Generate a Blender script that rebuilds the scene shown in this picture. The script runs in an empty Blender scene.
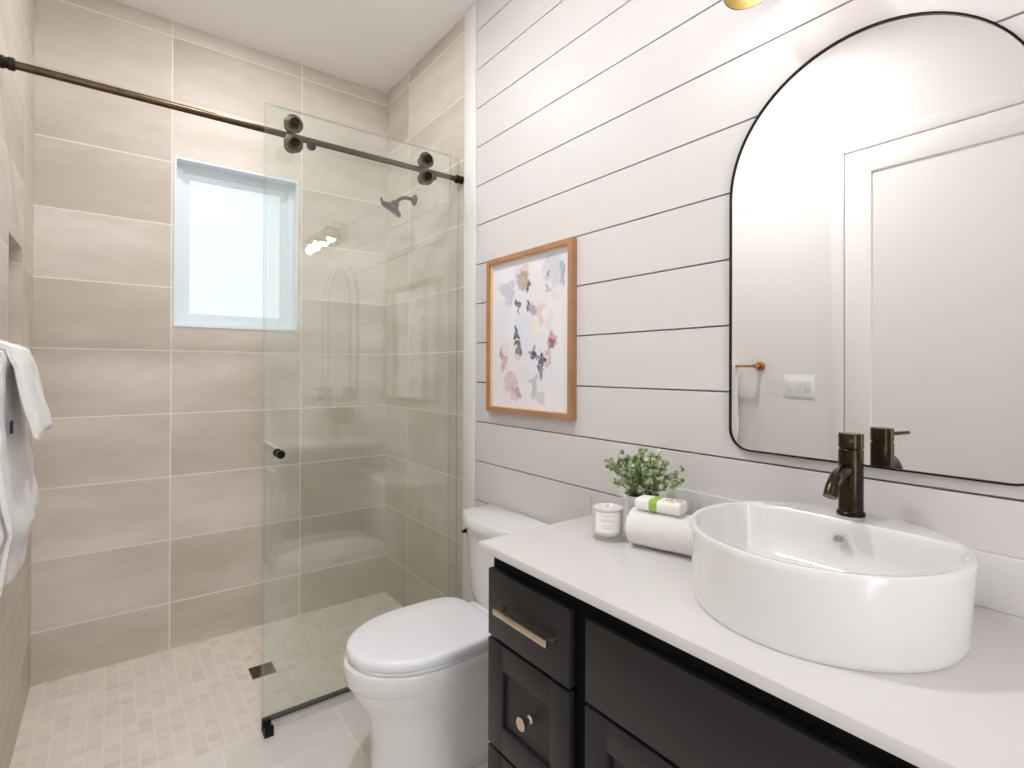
import bpy, bmesh, math, random
from mathutils import Vector, Matrix, noise
random.seed(7)
PI = math.pi
S = bpy.context.scene
C = bpy.context.collection

# ------------------------------------------------------------------ camera
YAW, PIT, ROL = 0.64908, 0.00333, -0.00349
fw = Vector((math.sin(YAW)*math.cos(PIT), math.cos(YAW)*math.cos(PIT), math.sin(PIT)))
rt0 = Vector((math.cos(YAW), -math.sin(YAW), 0)); dn0 = fw.cross(rt0)
rt = math.cos(ROL)*rt0 + math.sin(ROL)*dn0
dn = -math.sin(ROL)*rt0 + math.cos(ROL)*dn0
cam_data = bpy.data.cameras.new('camera'); cam = bpy.data.objects.new('camera', cam_data); C.objects.link(cam)
cam.matrix_world = Matrix(((rt.x, -dn.x, -fw.x, -1.33428), (rt.y, -dn.y, -fw.y, -3.04101),
                           (rt.z, -dn.z, -fw.z, 1.36529), (0, 0, 0, 1)))
cam_data.sensor_fit = 'HORIZONTAL'; cam_data.sensor_width = 36.0
cam_data.lens = 525.288*36/1024
cam_data.shift_y = -(384-367.868)/1024
cam_data.clip_start = 0.02
S.camera = cam

# ------------------------------------------------------------------ world, exposure
W = bpy.data.worlds.new('world'); S.world = W; W.use_nodes = True
bg = W.node_tree.nodes['Background']; bg.inputs[0].default_value = (0.93, 0.97, 1.02, 1); bg.inputs[1].default_value = 5.0  # even fill light, enters through the opening added in the near wall
S.view_settings.view_transform = 'Standard'; S.view_settings.look = 'None'
S.view_settings.gamma = 1.0; S.view_settings.use_curve_mapping = False
S.view_settings.exposure = 0.10
S.cycles.max_bounces = 14; S.cycles.diffuse_bounces = 7; S.cycles.glossy_bounces = 6
S.cycles.transparent_max_bounces = 16; S.cycles.transmission_bounces = 8
S.cycles.caustics_reflective = False; S.cycles.caustics_refractive = False
S.cycles.sample_clamp_indirect = 4.0

UNSEEN_DOWNLIGHT_W = 4.2
BULB_E = 19.0
PANE_E = 0.80

# ------------------------------------------------------------------ materials
class NB:
    """tiny node-graph helper"""
    def __init__(s, m): s.nt = m.node_tree
    def n(s, t, **k):
        x = s.nt.nodes.new(t)
        for a, b in k.items(): setattr(x, a, b)
        return x
    def link(s, a, b): s.nt.links.new(a, b)
    def val(s, sock, v):
        if hasattr(v, 'node'): s.link(v, sock)
        else: sock.default_value = v
    def math(s, op, a, b=0.0, c=None):
        x = s.n('ShaderNodeMath', operation=op); s.val(x.inputs[0], a); s.val(x.inputs[1], b)
        if c is not None: s.val(x.inputs[2], c)
        return x.outputs[0]
    def mix(s, f, a, b):
        x = s.n('ShaderNodeMix', data_type='RGBA'); s.val(x.inputs[0], f); s.val(x.inputs[6], a); s.val(x.inputs[7], b)
        return x.outputs[2]

def srgb(r, g, b):
    f = lambda c: (c/255/12.92) if c/255 <= 0.04045 else ((c/255+0.055)/1.055)**2.4
    return (f(r), f(g), f(b), 1.0)

def mat(name, col, rough=0.5, metal=0.0, spec=0.5, coat=0.0, emit=None, es=0.0, trans=0.0, ior=1.45, bump=0.0, bscale=60, var=0.0, vscale=8):
    m = bpy.data.materials.new(name); m.use_nodes = True
    nt = m.node_tree; p = nt.nodes['Principled BSDF']
    p.inputs['Base Color'].default_value = col; p.inputs['Roughness'].default_value = rough
    p.inputs['Metallic'].default_value = metal; p.inputs['Specular IOR Level'].default_value = spec
    p.inputs['Coat Weight'].default_value = coat; p.inputs['IOR'].default_value = ior
    p.inputs['Transmission Weight'].default_value = trans
    if emit: p.inputs['Emission Color'].default_value = emit; p.inputs['Emission Strength'].default_value = es
    tc = nt.nodes.new('ShaderNodeTexCoord')
    if bump:
        n = nt.nodes.new('ShaderNodeTexNoise'); n.inputs['Scale'].default_value = bscale; n.inputs['Detail'].default_value = 4
        b = nt.nodes.new('ShaderNodeBump'); b.inputs['Strength'].default_value = bump; b.inputs['Distance'].default_value = 0.004
        nt.links.new(tc.outputs['Object'], n.inputs['Vector']); nt.links.new(n.outputs['Fac'], b.inputs['Height'])
        nt.links.new(b.outputs['Normal'], p.inputs['Normal'])
    if var:
        n = nt.nodes.new('ShaderNodeTexNoise'); n.inputs['Scale'].default_value = vscale; n.inputs['Detail'].default_value = 5
        r = nt.nodes.new('ShaderNodeValToRGB')
        r.color_ramp.elements[0].position = 0.3; r.color_ramp.elements[1].position = 0.7
        r.color_ramp.elements[0].color = tuple(c*(1-var) for c in col[:3])+(1,)
        r.color_ramp.elements[1].color = tuple(min(1, c*(1+var)) for c in col[:3])+(1,)
        nt.links.new(tc.outputs['Object'], n.inputs['Vector']); nt.links.new(n.outputs['Fac'], r.inputs['Fac'])
        nt.links.new(r.outputs['Color'], p.inputs['Base Color'])
    return m

def tile_mat(name, base, dark, grout, ua, va, uo, vo, uw, vw, gw, rough=0.5, faint_v=None, ulines=None, tilevar=0.05, cloud=2.2, bands=False):
    """rectangular stacked tile in world-aligned object coordinates: ua/va = axis letters"""
    m = bpy.data.materials.new(name); m.use_nodes = True
    b = NB(m); p = m.node_tree.nodes['Principled BSDF']
    tc = b.n('ShaderNodeTexCoord'); sp = b.n('ShaderNodeSeparateXYZ'); b.link(tc.outputs['Object'], sp.inputs[0])
    U = sp.outputs['XYZ'.index(ua)]; V = sp.outputs['XYZ'.index(va)]
    u = b.math('DIVIDE', b.math('SUBTRACT', U, uo), uw); v = b.math('DIVIDE', b.math('SUBTRACT', V, vo), vw)
    def line(t, w):
        d = b.math('ABSOLUTE', b.math('SUBTRACT', b.math('FRACT', b.math('ADD', t, 0.5)), 0.5))
        x = b.n('ShaderNodeMapRange'); x.interpolation_type = 'SMOOTHSTEP'
        b.link(d, x.inputs['Value']); x.inputs['From Min'].default_value = gw*0.42/w; x.inputs['From Max'].default_value = gw*0.62/w
        x.inputs['To Min'].default_value = 1; x.inputs['To Max'].default_value = 0
        return x.outputs['Result']
    lu, lv = line(u, uw), line(v, vw)
    if faint_v is not None:
        near = b.math('LESS_THAN', b.math('ABSOLUTE', b.math('SUBTRACT', V, faint_v)), 0.02)
        lv = b.math('MULTIPLY', lv, b.math('SUBTRACT', 1.0, b.math('MULTIPLY', near, 0.93)))
    g = b.math('MAXIMUM', lu, lv)
    cell = b.n('ShaderNodeCombineXYZ'); b.link(b.math('FLOOR', u), cell.inputs[0]); b.link(b.math('FLOOR', v), cell.inputs[1])
    wn = b.n('ShaderNodeTexWhiteNoise', noise_dimensions='3D'); b.link(cell.outputs[0], wn.inputs['Vector'])
    off = b.n('ShaderNodeVectorMath', operation='MULTIPLY_ADD')
    b.link(wn.outputs['Color'], off.inputs[0]); off.inputs[1].default_value = (9, 9, 9); b.link(tc.outputs['Object'], off.inputs[2])
    mp = b.n('ShaderNodeMapping'); b.link(off.outputs[0], mp.inputs['Vector'])
    if bands: mp.inputs['Scale'].default_value = tuple(0.45 if a == ua else 1.3 for a in 'XYZ')
    n1 = b.n('ShaderNodeTexNoise'); n1.inputs['Scale'].default_value = cloud; n1.inputs['Detail'].default_value = 8; n1.inputs['Roughness'].default_value = 0.62
    b.link(mp.outputs[0], n1.inputs['Vector'])
    cr = b.n('ShaderNodeMapRange'); b.link(n1.outputs['Fac'], cr.inputs['Value']); cr.inputs['From Min'].default_value = 0.34; cr.inputs['From Max'].default_value = 0.66
    col = b.mix(cr.outputs['Result'], dark, base)
    k = b.math('ADD', 1.0-tilevar/2, b.math('MULTIPLY', wn.outputs['Value'], tilevar))
    vm = b.n('ShaderNodeVectorMath', operation='SCALE'); b.link(col, vm.inputs[0]); b.link(k, vm.inputs['Scale'])
    col = b.mix(g, vm.outputs[0], grout)
    b.link(col, p.inputs['Base Color'])
    b.link(b.math('ADD', rough, b.math('MULTIPLY', g, 0.4)), p.inputs['Roughness'])
    bp = b.n('ShaderNodeBump'); bp.inputs['Strength'].default_value = 0.25; bp.inputs['Distance'].default_value = 0.002; bp.invert = True
    b.link(g, bp.inputs['Height']); b.link(bp.outputs['Normal'], p.inputs['Normal'])
    return m

ZR = 0.22624                                   # height of the lowest full grout line of the shower walls
T_BASE, T_DARK, T_GROUT = srgb(222, 213, 203), srgb(194, 182, 167), srgb(235, 229, 219)
M_TILE_BACK = tile_mat('tile_back', T_BASE, T_DARK, T_GROUT, 'X', 'Z', -1.1114, ZR, 0.6076, 0.3065, 0.0055, faint_v=ZR+8*0.3065, bands=True)
M_TILE_SIDE = tile_mat('tile_side', T_BASE, T_DARK, T_GROUT, 'Y', 'Z', -0.305, ZR, 0.61, 0.3065, 0.0055, bands=True)
M_MOSAIC = tile_mat('floor_mosaic', srgb(238, 229, 219), srgb(227, 217, 206), srgb(240, 233, 224), 'X', 'Y', -1.611, -0.90, 0.0508, 0.0508, 0.0055, rough=0.45, tilevar=0.10, cloud=5)
M_FTILE = tile_mat('floor_tile', srgb(236, 231, 226), srgb(226, 221, 214), srgb(242, 239, 235), 'X', 'Y', -0.62, -0.907, 0.4, 0.205, 0.005, rough=0.40, tilevar=0.04, cloud=5)
M_PAINT = mat('white_paint', srgb(217, 212, 211), 0.42, spec=0.4)
M_WALL = mat('wall_paint', srgb(236, 232, 229), 0.5, spec=0.35)
M_CEIL = mat('ceiling_paint', srgb(240, 238, 236), 0.8, spec=0.2)
M_DOOR = mat('door_paint', srgb(242, 238, 234), 0.32, spec=0.5)
M_TRIMW = mat('trim_white', srgb(233, 231, 229), 0.35)
M_VINYL = mat('window_vinyl', srgb(226, 233, 238), 0.35)
M_BRONZE = mat('oil_rubbed_bronze', srgb(84, 68, 50), 0.30, metal=0.85, var=0.25, vscale=30)
M_BRONZE2 = mat('dark_bronze', srgb(40, 32, 26), 0.3, metal=0.75, var=0.3, vscale=25)
M_FAUCET = mat('faucet_bronze', srgb(62, 50, 38), 0.22, metal=0.9, var=0.25, vscale=22)
M_DARKM = mat('black_metal', srgb(36, 32, 28), 0.35, metal=0.8)
M_CERAMIC = mat('white_ceramic', srgb(230, 229, 228), 0.10, coat=0.3)
M_SEAT = mat('white_plastic', srgb(240, 240, 244), 0.22)
M_QUARTZ = mat('white_quartz', srgb(217, 214, 213), 0.22, var=0.012, vscale=4)
M_CAB = mat('espresso_paint', srgb(38, 35, 36), 0.42, spec=0.4)
M_CABIN = mat('black_recess', srgb(10, 9, 9), 0.8, spec=0.2)
M_NICKEL = mat('champagne_nickel', srgb(206, 192, 168), 0.24, metal=1.0)
M_BRASS = mat('antique_brass', srgb(128, 112, 70), 0.42, metal=0.8)
M_COPPER = mat('rose_copper', srgb(196, 142, 98), 0.25, metal=1.0)
M_CHROME = mat('chrome', srgb(210, 210, 212), 0.08, metal=1.0)
M_WOOD = mat('frame_oak', srgb(172, 128, 94), 0.45, var=0.14, vscale=18)
M_TOWEL = mat('white_terry', srgb(240, 238, 236), 0.95, spec=0.1, bump=0.9, bscale=260)
M_NAVY = mat('navy_patch', srgb(34, 44, 82), 0.8)
M_POT = mat('pot_glaze', srgb(234, 235, 240), 0.4, var=0.04)
M_WAX = mat('candle_wax', srgb(240, 236, 226), 0.6)
M_LABEL = mat('candle_label', srgb(246, 243, 238), 0.7)
M_INK = mat('grey_ink', srgb(220, 215, 207), 0.8)
M_SOAPW = mat('soap_wrapper', srgb(242, 240, 234), 0.5)
M_GREEN = mat('green_band', srgb(158, 190, 84), 0.6)
M_GOLD = mat('gold_print', srgb(242, 240, 234), 0.5)
_b = NB(M_GOLD); _tc = _b.n('ShaderNodeTexCoord'); _n = _b.n('ShaderNodeTexNoise'); _n.inputs['Scale'].default_value = 90; _n.inputs['Detail'].default_value = 3
_b.link(_tc.outputs['Object'], _n.inputs['Vector']); _c = _b.math('GREATER_THAN', _n.outputs['Fac'], 0.52)
_b.link(_b.mix(_c, srgb(242, 240, 234), srgb(196, 152, 78)), M_GOLD.node_tree.nodes['Principled BSDF'].inputs['Base Color'])
M_SWITCH = mat('switch_plastic', srgb(240, 240, 240), 0.3)
M_STEM = mat('plant_stem', srgb(88, 104, 62), 0.7)
M_SOIL = mat('potting_soil', srgb(58, 48, 38), 0.95)
M_DRAINHOLE = mat('drain_slot', srgb(20, 18, 16), 0.8)

def leaf_mat():
    m = mat('leaf_green', srgb(136, 158, 108), 0.55, spec=0.3)
    b = NB(m); p = m.node_tree.nodes['Principled BSDF']
    tc = b.n('ShaderNodeTexCoord'); n = b.n('ShaderNodeTexWhiteNoise', noise_dimensions='3D')
    at = b.n('ShaderNodeAttribute'); at.attribute_name = 'leafid'
    r = b.n('ShaderNodeValToRGB')
    cs = [(0, srgb(124, 142, 92)), (0.3, srgb(164, 180, 128)), (0.62, srgb(194, 206, 164)), (0.85, srgb(222, 228, 206)), (1, srgb(128, 140, 120))]
    e = r.color_ramp.elements
    e[0].position, e[0].color = cs[0]; e[1].position, e[1].color = cs[-1]
    for po, c in cs[1:-1]:
        x = e.new(po); x.color = c
    b.link(at.outputs['Fac'], r.inputs['Fac']); b.link(r.outputs['Color'], p.inputs['Base Color'])
    return m
M_LEAF = leaf_mat()

def glass_mat(name, tint, f0=0.05):
    m = bpy.data.materials.new(name); m.use_nodes = True
    b = NB(m); nt = m.node_tree; nt.nodes.remove(nt.nodes['Principled BSDF'])
    out = nt.nodes['Material Output']
    g = b.n('ShaderNodeNewGeometry'); d = b.n('ShaderNodeVectorMath', operation='DOT_PRODUCT')
    b.link(g.outputs['Incoming'], d.inputs[0]); b.link(g.outputs['Normal'], d.inputs[1])
    c = b.math('ABSOLUTE', d.outputs['Value'])
    fr = b.math('ADD', f0, b.math('MULTIPLY', 1-f0, b.math('POWER', b.math('SUBTRACT', 1.0, c), 5.0)))
    t = b.n('ShaderNodeBsdfTransparent'); t.inputs[0].default_value = tint
    gl = b.n('ShaderNodeBsdfGlossy'); gl.inputs['Roughness'].default_value = 0.0; gl.inputs[0].default_value = (1, 1, 1, 1)
    mx = b.n('ShaderNodeMixShader'); b.link(fr, mx.inputs[0]); b.link(t.outputs[0], mx.inputs[1]); b.link(gl.outputs[0], mx.inputs[2])
    b.link(mx.outputs[0], out.inputs['Surface'])
    return m
M_GLASS = glass_mat('green_tint_glass', (0.982, 0.995, 0.984, 1), 0.055)
M_GLASSEDGE = glass_mat('glass_edge', (0.70, 0.80, 0.745, 1), 0.12)
M_JAR = glass_mat('jar_glass', (0.98, 0.98, 0.99, 1), 0.08)

def mirror_mat():
    m = bpy.data.materials.new('mirror_silver'); m.use_nodes = True
    p = m.node_tree.nodes['Principled BSDF']
    p.inputs['Base Color'].default_value = (0.90, 0.895, 0.88, 1); p.inputs['Metallic'].default_value = 1; p.inputs['Roughness'].default_value = 0.0
    return m
M_MIRROR = mirror_mat()

def pane_mat():
    m = mat('frosted_pane', srgb(120, 126, 132), 0.4)
    b = NB(m); p = m.node_tree.nodes['Principled BSDF']
    tc = b.n('ShaderNodeTexCoord'); n = b.n('ShaderNodeTexNoise'); n.inputs['Scale'].default_value = 120; n.inputs['Detail'].default_value = 3
    b.link(tc.outputs['Object'], n.inputs['Vector'])
    r = b.n('ShaderNodeValToRGB'); r.color_ramp.elements[0].position = 0.3; r.color_ramp.elements[1].position = 0.7
    r.color_ramp.elements[0].color = (0.82, 0.91, 1.0, 1); r.color_ramp.elements[1].color = (0.90, 0.96, 1.0, 1)
    b.link(n.outputs['Fac'], r.inputs['Fac']); b.link(r.outputs['Color'], p.inputs['Emission Color'])
    p.inputs['Emission Strength'].default_value = PANE_E
    return m
M_PANE = pane_mat()
M_BULB = mat('lit_bulb', srgb(255, 250, 240), 0.3, emit=(1.0, 0.94, 0.86, 1), es=BULB_E)
M_LENS = mat('lit_lens', srgb(255, 252, 246), 0.3, emit=(1.0, 0.95, 0.88, 1), es=6.0)

# ------------------------------------------------------------------ mesh helpers
def merge(bm, tmp, mi=0):
    for f in tmp.faces: f.material_index = mi
    me = bpy.data.meshes.new('tmp'); tmp.to_mesh(me); tmp.free(); bm.from_mesh(me); bpy.data.meshes.remove(me)

def box(bm, x0, x1, y0, y1, z0, z1, bev=0.0, seg=2, mi=0, rot=None):
    t = bmesh.new(); bmesh.ops.create_cube(t, size=1)
    for v in t.verts: v.co = Vector(((x0+x1)/2+v.co.x*(x1-x0), (y0+y1)/2+v.co.y*(y1-y0), (z0+z1)/2+v.co.z*(z1-z0)))
    if bev: bmesh.ops.bevel(t, geom=t.edges[:], offset=bev, segments=seg, profile=0.5, affect='EDGES', clamp_overlap=True)
    if rot: bmesh.ops.transform(t, matrix=rot, verts=t.verts)
    merge(bm, t, mi); return bm

def loft(bm, rings, cap0=True, cap1=True, mi=0, closed=False):
    t = bmesh.new(); R = [[t.verts.new(p) for p in r] for r in rings]; n = len(R[0])
    pairs = list(zip(R[:-1], R[1:])) + ([(R[-1], R[0])] if closed else [])
    for a, b in pairs:
        for i in range(n): t.faces.new((a[i], a[(i+1) % n], b[(i+1) % n], b[i]))
    if not closed:
        if cap0: t.faces.new(R[0][::-1])
        if cap1: t.faces.new(R[-1])
    bmesh.ops.recalc_face_normals(t, faces=t.faces)
    merge(bm, t, mi); return bm

def lathe(bm, prof, center=(0, 0, 0), axis=(0, 0, 1), n=40, cap0=True, cap1=True, mi=0):
    a = Vector(axis).normalized(); q = Vector((0, 0, 1)).rotation_difference(a); c = Vector(center)
    rings = [[c + q @ Vector((max(r, 1e-5)*math.cos(2*PI*i/n), max(r, 1e-5)*math.sin(2*PI*i/n), z)) for i in range(n)] for r, z in prof]
    return loft(bm, rings, cap0, cap1, mi)

def cyl(bm, p0, p1, r, n=24, bev=0.0, mi=0, r2=None):
    p0, p1 = Vector(p0), Vector(p1); L = (p1-p0).length; r2 = r if r2 is None else r2
    pr = [(r, 0), (r2, L)] if not bev else [(r-bev, 0), (r-bev*0.3, bev*0.3), (r, bev), (r2, L-bev), (r2-bev*0.3, L-bev*0.3), (r2-bev, L)]
    return lathe(bm, pr, p0, p1-p0, n, mi=mi)

def tube(bm, pts, r, n=14, mi=0, cap=True):
    pts = [Vector(p) for p in pts]; rs = r if isinstance(r, (list, tuple)) else [r]*len(pts)
    rings = []; up = None
    for i, p in enumerate(pts):
        d = (pts[min(i+1, len(pts)-1)]-pts[max(i-1, 0)]).normalized()
        if up is None:
            up = Vector((0, 0, 1)) if abs(d.z) < 0.9 else Vector((1, 0, 0))
        s = d.cross(up).normalized(); up = s.cross(d).normalized()
        rings.append([p + rs[i]*(math.cos(2*PI*k/n)*s + math.sin(2*PI*k/n)*up) for k in range(n)])
    return loft(bm, rings, cap, cap, mi)

def prism(bm, pts, h0, h1, axis='z', bev=0.0, seg=2, mi=0):
    """pts 2D outline extruded; axis z: (x,y); axis x: (y,z)"""
    t = bmesh.new()
    f = (lambda a, b, h: (a, b, h)) if axis == 'z' else ((lambda a, b, h: (h, a, b)) if axis == 'x' else (lambda a, b, h: (a, h, b)))
    A = [t.verts.new(f(a, b, h0)) for a, b in pts]; B = [t.verts.new(f(a, b, h1)) for a, b in pts]; n = len(pts)
    fa = t.faces.new(A[::-1]); fb = t.faces.new(B)
    for i in range(n): t.faces.new((A[i], A[(i+1) % n], B[(i+1) % n], B[i]))
    bmesh.ops.recalc_face_normals(t, faces=t.faces)
    if bev:
        bmesh.ops.bevel(t, geom=list(fa.edges)+list(fb.edges), offset=bev, segments=seg, profile=0.5, affect='EDGES', clamp_overlap=True)
    merge(bm, t, mi); return bm

def strip_ring(bm, outer, inner, h0, h1, axis='x', mi=0):
    """closed frame between two 2D outlines of equal count"""
    f = (lambda a, b, h: (h, a, b)) if axis == 'x' else ((lambda a, b, h: (a, h, b)) if axis == 'y' else (lambda a, b, h: (a, b, h)))
    n = len(outer)
    rings = [[f(*outer[i], h0), f(*outer[i], h1), f(*inner[i], h1), f(*inner[i], h0)] for i in range(n)]
    return loft(bm, [[Vector(p) for p in r] for r in rings], closed=True, mi=mi)

def world_loc(o):
    v = Vector((0, 0, 0))
    while o is not None: v += o.location; o = o.parent
    return v

def obj(name, bm, mats, parent=None, loc=None, smooth=35, local=False):
    mats = mats if isinstance(mats, (list, tuple)) else [mats]
    me = bpy.data.meshes.new(name)
    base = Vector(loc) if loc is not None else Vector((0, 0, 0))
    off = base if loc is not None else (world_loc(parent) if (parent and not local) else Vector((0, 0, 0)))
    if off.length: bmesh.ops.translate(bm, verts=bm.verts, vec=-off)
    bm.to_mesh(me); bm.free()
    for m in mats: me.materials.append(m)
    if smooth:
        me.shade_smooth(); me.set_sharp_from_angle(angle=math.radians(smooth))
    o = bpy.data.objects.new(name, me); C.objects.link(o)
    if parent: o.parent = parent
    if loc is not None: o.location = base - (world_loc(parent) if parent else Vector((0, 0, 0)))
    return o

def tag(o, label, cat, group=None):
    o['label'] = label; o['category'] = cat
    if group: o['group'] = group
    return o

def thing(name, label, cat, loc, rz=0.0, group=None):
    o = bpy.data.objects.new(name, None); C.objects.link(o); o.empty_display_size = 0.05
    o.location = loc; o.rotation_euler = (0, 0, rz)
    return tag(o, label, cat, group)

def struct(name, bm, mats, parent=None, smooth=35, loc=None):
    o = obj(name, bm, mats, parent, smooth=smooth, loc=loc)
    if not parent: o['kind'] = 'structure'
    return o
N = bmesh.new

# ------------------------------------------------------------------ room shell
XL, XR, YB, YN, ZC = -1.611, 0.0, 0.0, -4.60, 3.061
YT = -0.917                                    # where the shower tile ends
bm = N()
box(bm, XL-0.1, XR+0.1, YN-0.1, YT+0.01, -0.08, 0.0, mi=0)
box(bm, XL-0.1, XR+0.1, YT+0.01, YB+0.1, -0.08, 0.0, mi=1)
struct('floor', bm, [M_FTILE, M_MOSAIC])
bm = N(); box(bm, XL-0.1, XR+0.1, YN-0.1, YB+0.2, ZC, ZC+0.08); struct('ceiling', bm, M_CEIL)

# back wall with the window opening
WX0, WX1, WZ0, WZ1 = -1.102, -0.521, 1.571, 2.404
bm = N()
box(bm, XL-0.1, WX0, 0, 0.16, 0, ZC); box(bm, WX1, XR+0.1, 0, 0.16, 0, ZC)
box(bm, WX0, WX1, 0, 0.16, 0, WZ0); box(bm, WX0, WX1, 0, 0.16, WZ1, ZC)
struct('wall_back', bm, M_TILE_BACK)

# left wall: tiled shower part with a niche, painted part
NY0, NY1, NZ0, NZ1 = -0.66, -0.345, 1.22, 1.815
bm = N()
box(bm, XL-0.1, XL, NY1, 0, 0, ZC, mi=0); box(bm, XL-0.1, XL, YT, NY0, 0, ZC, mi=0)
box(bm, XL-0.1, XL, NY0, NY1, 0, NZ0, mi=0); box(bm, XL-0.1, XL, NY0, NY1, NZ1, ZC, mi=0)
box(bm, XL-0.13, XL-0.09, NY0-0.02, NY1+0.02, NZ0-0.02, NZ1+0.02, mi=0)
DY0, DY1, DZ1, DG = -2.765, -1.955, 2.445, 0.004
box(bm, XL-0.1, XL, DY1+DG, YT, 0, ZC, mi=1); box(bm, XL-0.1, XL, YN-0.1, DY0-DG, 0, ZC, mi=1)
box(bm, XL-0.1, XL, DY0-DG, DY1+DG, DZ1+DG, ZC, mi=1); box(bm, XL-0.12, XL-0.06, DY0-DG-0.02, DY1+DG+0.02, 0, DZ1+DG+0.02, mi=1)  # last box: unseen backing added so world light stays out of the door gap
struct('wall_left', bm, [M_TILE_SIDE, M_WALL])

# right wall: tile in the shower, horizontal shiplap boards in the room
ZS, PITCH, GAP = 2.923, 0.17954, 0.0045
YTR = -1.012
bm = N()
box(bm, 0.0, 0.1, YT, 0, 0, ZC, mi=0)
box(bm, 0.018, 0.1, YN-0.1, YT, 0, ZC, mi=1)
edges = [ZC+0.0]+[ZS-i*PITCH for i in range(17)]+[0.0]
for a, b_ in zip(edges[:-1], edges[1:]):
    if a-b_ > 0.02:
        box(bm, -0.006, 0.018, YN, YTR-0.002, b_+GAP/2, a-GAP/2, bev=0.0008, seg=1, mi=1)
struct('wall_right', bm, [M_TILE_SIDE, M_PAINT])
bm = N(); box(bm, -0.0125, 0.004, YTR, YT, 0, ZC, bev=0.0015); struct('trim_1', bm, M_TRIMW)
bm = N()                                       # near wall; unseen opening added to let world light in as frontal fill
OX0, OX1, OZ = -1.58, -1.02, 2.44
box(bm, XL-0.1, OX0, YN-0.1, YN, 0, ZC); box(bm, OX1, XR+0.1, YN-0.1, YN, 0, ZC); box(bm, OX0, OX1, YN-0.1, YN, OZ, ZC)
struct('wall_near', bm, M_WALL)
bm = N(); box(bm, XL, XL+0.014, -1.90, YT-0.01, 0, 0.13, bev=0.004); struct('baseboard_left', bm, M_TRIMW)

# window
win = bpy.data.objects.new('window_1', None); C.objects.link(win); win.location = (-0.81, 0.0, WZ0); win['kind'] = 'structure'
def rect(x0, x1, z0, z1): return [(x0, z0), (x1, z0), (x1, z1), (x0, z1)]
bm = N()
strip_ring(bm, rect(WX0, WX1, WZ0, WZ1), rect(WX0+0.010, WX1-0.010, WZ0+0.010, WZ1-0.010), -0.004, 0.12, axis='y')
obj('reveal', bm, M_VINYL, win)
bm = N()
strip_ring(bm, rect(WX0+0.010, WX1-0.010, WZ0+0.010, WZ1-0.010), rect(WX0+0.038, WX1-0.038, WZ0+0.038, WZ1-0.038), 0.066, 0.12, axis='y')
strip_ring(bm, rect(WX0+0.030, WX1-0.030, WZ0+0.030, WZ1-0.030), rect(WX0+0.044, WX1-0.044, WZ0+0.044, WZ1-0.044), 0.074, 0.12, axis='y')
obj('window_frame', bm, M_VINYL, win)
bm = N()
strip_ring(bm, rect(WX0+0.042, WX1-0.042, WZ0+0.042, WZ1-0.042), rect(WX0+0.074, WX1-0.074, WZ0+0.074, WZ1-0.074), 0.084, 0.12, axis='y')
obj('sash', bm, M_VINYL, win)
bm = N(); box(bm, WX0+0.07, WX1-0.07, 0.098, 0.106, WZ0+0.07, WZ1-0.07); obj('frosted_pane', bm, M_PANE, win)

# panelled door in the left wall (seen in the mirror)
door = bpy.data.objects.new('door_1', None); C.objects.link(door); door.location = (XL, DY1, 0.012); door['kind'] = 'structure'
bm = N()
xf, xb = XL+0.002, XL-0.036
st = 0.113
box(bm, xb, xf, DY0, DY0+st, 0.012, DZ1, bev=0.0015); box(bm, xb, xf, DY1-st, DY1, 0.012, DZ1, bev=0.0015)
box(bm, xb, xf, DY0+st-0.002, DY1-st+0.002, DZ1-st, DZ1, bev=0.0015); box(bm, xb, xf, DY0+st-0.002, DY1-st+0.002, 0.012, 0.22, bev=0.0015)
box(bm, xb+0.008, xf-0.010, DY0+st-0.004, DY1-st+0.004, 0.2, DZ1-st+0.004)
obj('door_slab', bm, M_DOOR, door)
bm = N()
for z in (0.25, 1.22, 2.2): cyl(bm, (XL+0.004, DY0-0.002, z-0.045), (XL+0.004, DY0-0.002, z+0.045), 0.005)
obj('hinge', bm, M_BRONZE2, door)

bm = N()
cw, cg = 0.058, 0.006
box(bm, XL, XL+0.005, DY1+cg, DY1+cg+cw, 0, DZ1+cg+cw, bev=0.001); box(bm, XL, XL+0.005, DY0-cg-cw, DY0-cg, 0, DZ1+cg+cw, bev=0.001)
box(bm, XL, XL+0.005, DY0-cg, DY1+cg, DZ1+cg, DZ1+cg+cw, bev=0.001); struct('trim_2', bm, M_WALL)

# ------------------------------------------------------------------ unseen ceiling downlights, added to light the room
def downlight(x, y, label, w):  # assumed out-of-view fitting; its lens and area lamp are added room light
    t = thing('unseen_downlight', label, 'ceiling light', (x, y, ZC), group='unseen added ceiling downlights')
    bm = N(); lathe(bm, [(0.060, -0.001), (0.088, -0.001), (0.088, -0.006), (0.080, -0.010), (0.062, -0.010), (0.060, -0.004)], (x, y, ZC), n=40); obj('trim_ring', bm, M_TRIMW, t)
    bm = N(); lathe(bm, [(0.0605, -0.004), (0.0605, -0.0075), (0.0, -0.0075)], (x, y, ZC), n=40, cap0=False, cap1=False); obj('lens', bm, M_LENS, t)
    l = bpy.data.lights.new('unseen_downlight_lamp', 'AREA'); l.shape = 'DISK'; l.size = 0.11; l.energy = w; l.color = (0.96, 0.98, 1.0)
    o = bpy.data.objects.new('unseen_downlight_lamp', l); C.objects.link(o); o.parent = t; o.location = (0, 0, -0.013)
downlight(-0.86, -0.62, 'unseen assumed round white downlight in the shower ceiling', UNSEEN_DOWNLIGHT_W*1.5)
downlight(-1.02, -1.70, 'unseen added round white downlight in the ceiling before the toilet', UNSEEN_DOWNLIGHT_W*4.2)
downlight(-0.95, -4.15, 'unseen added round white downlight in the ceiling by the near wall', UNSEEN_DOWNLIGHT_W*1.0)

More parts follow.
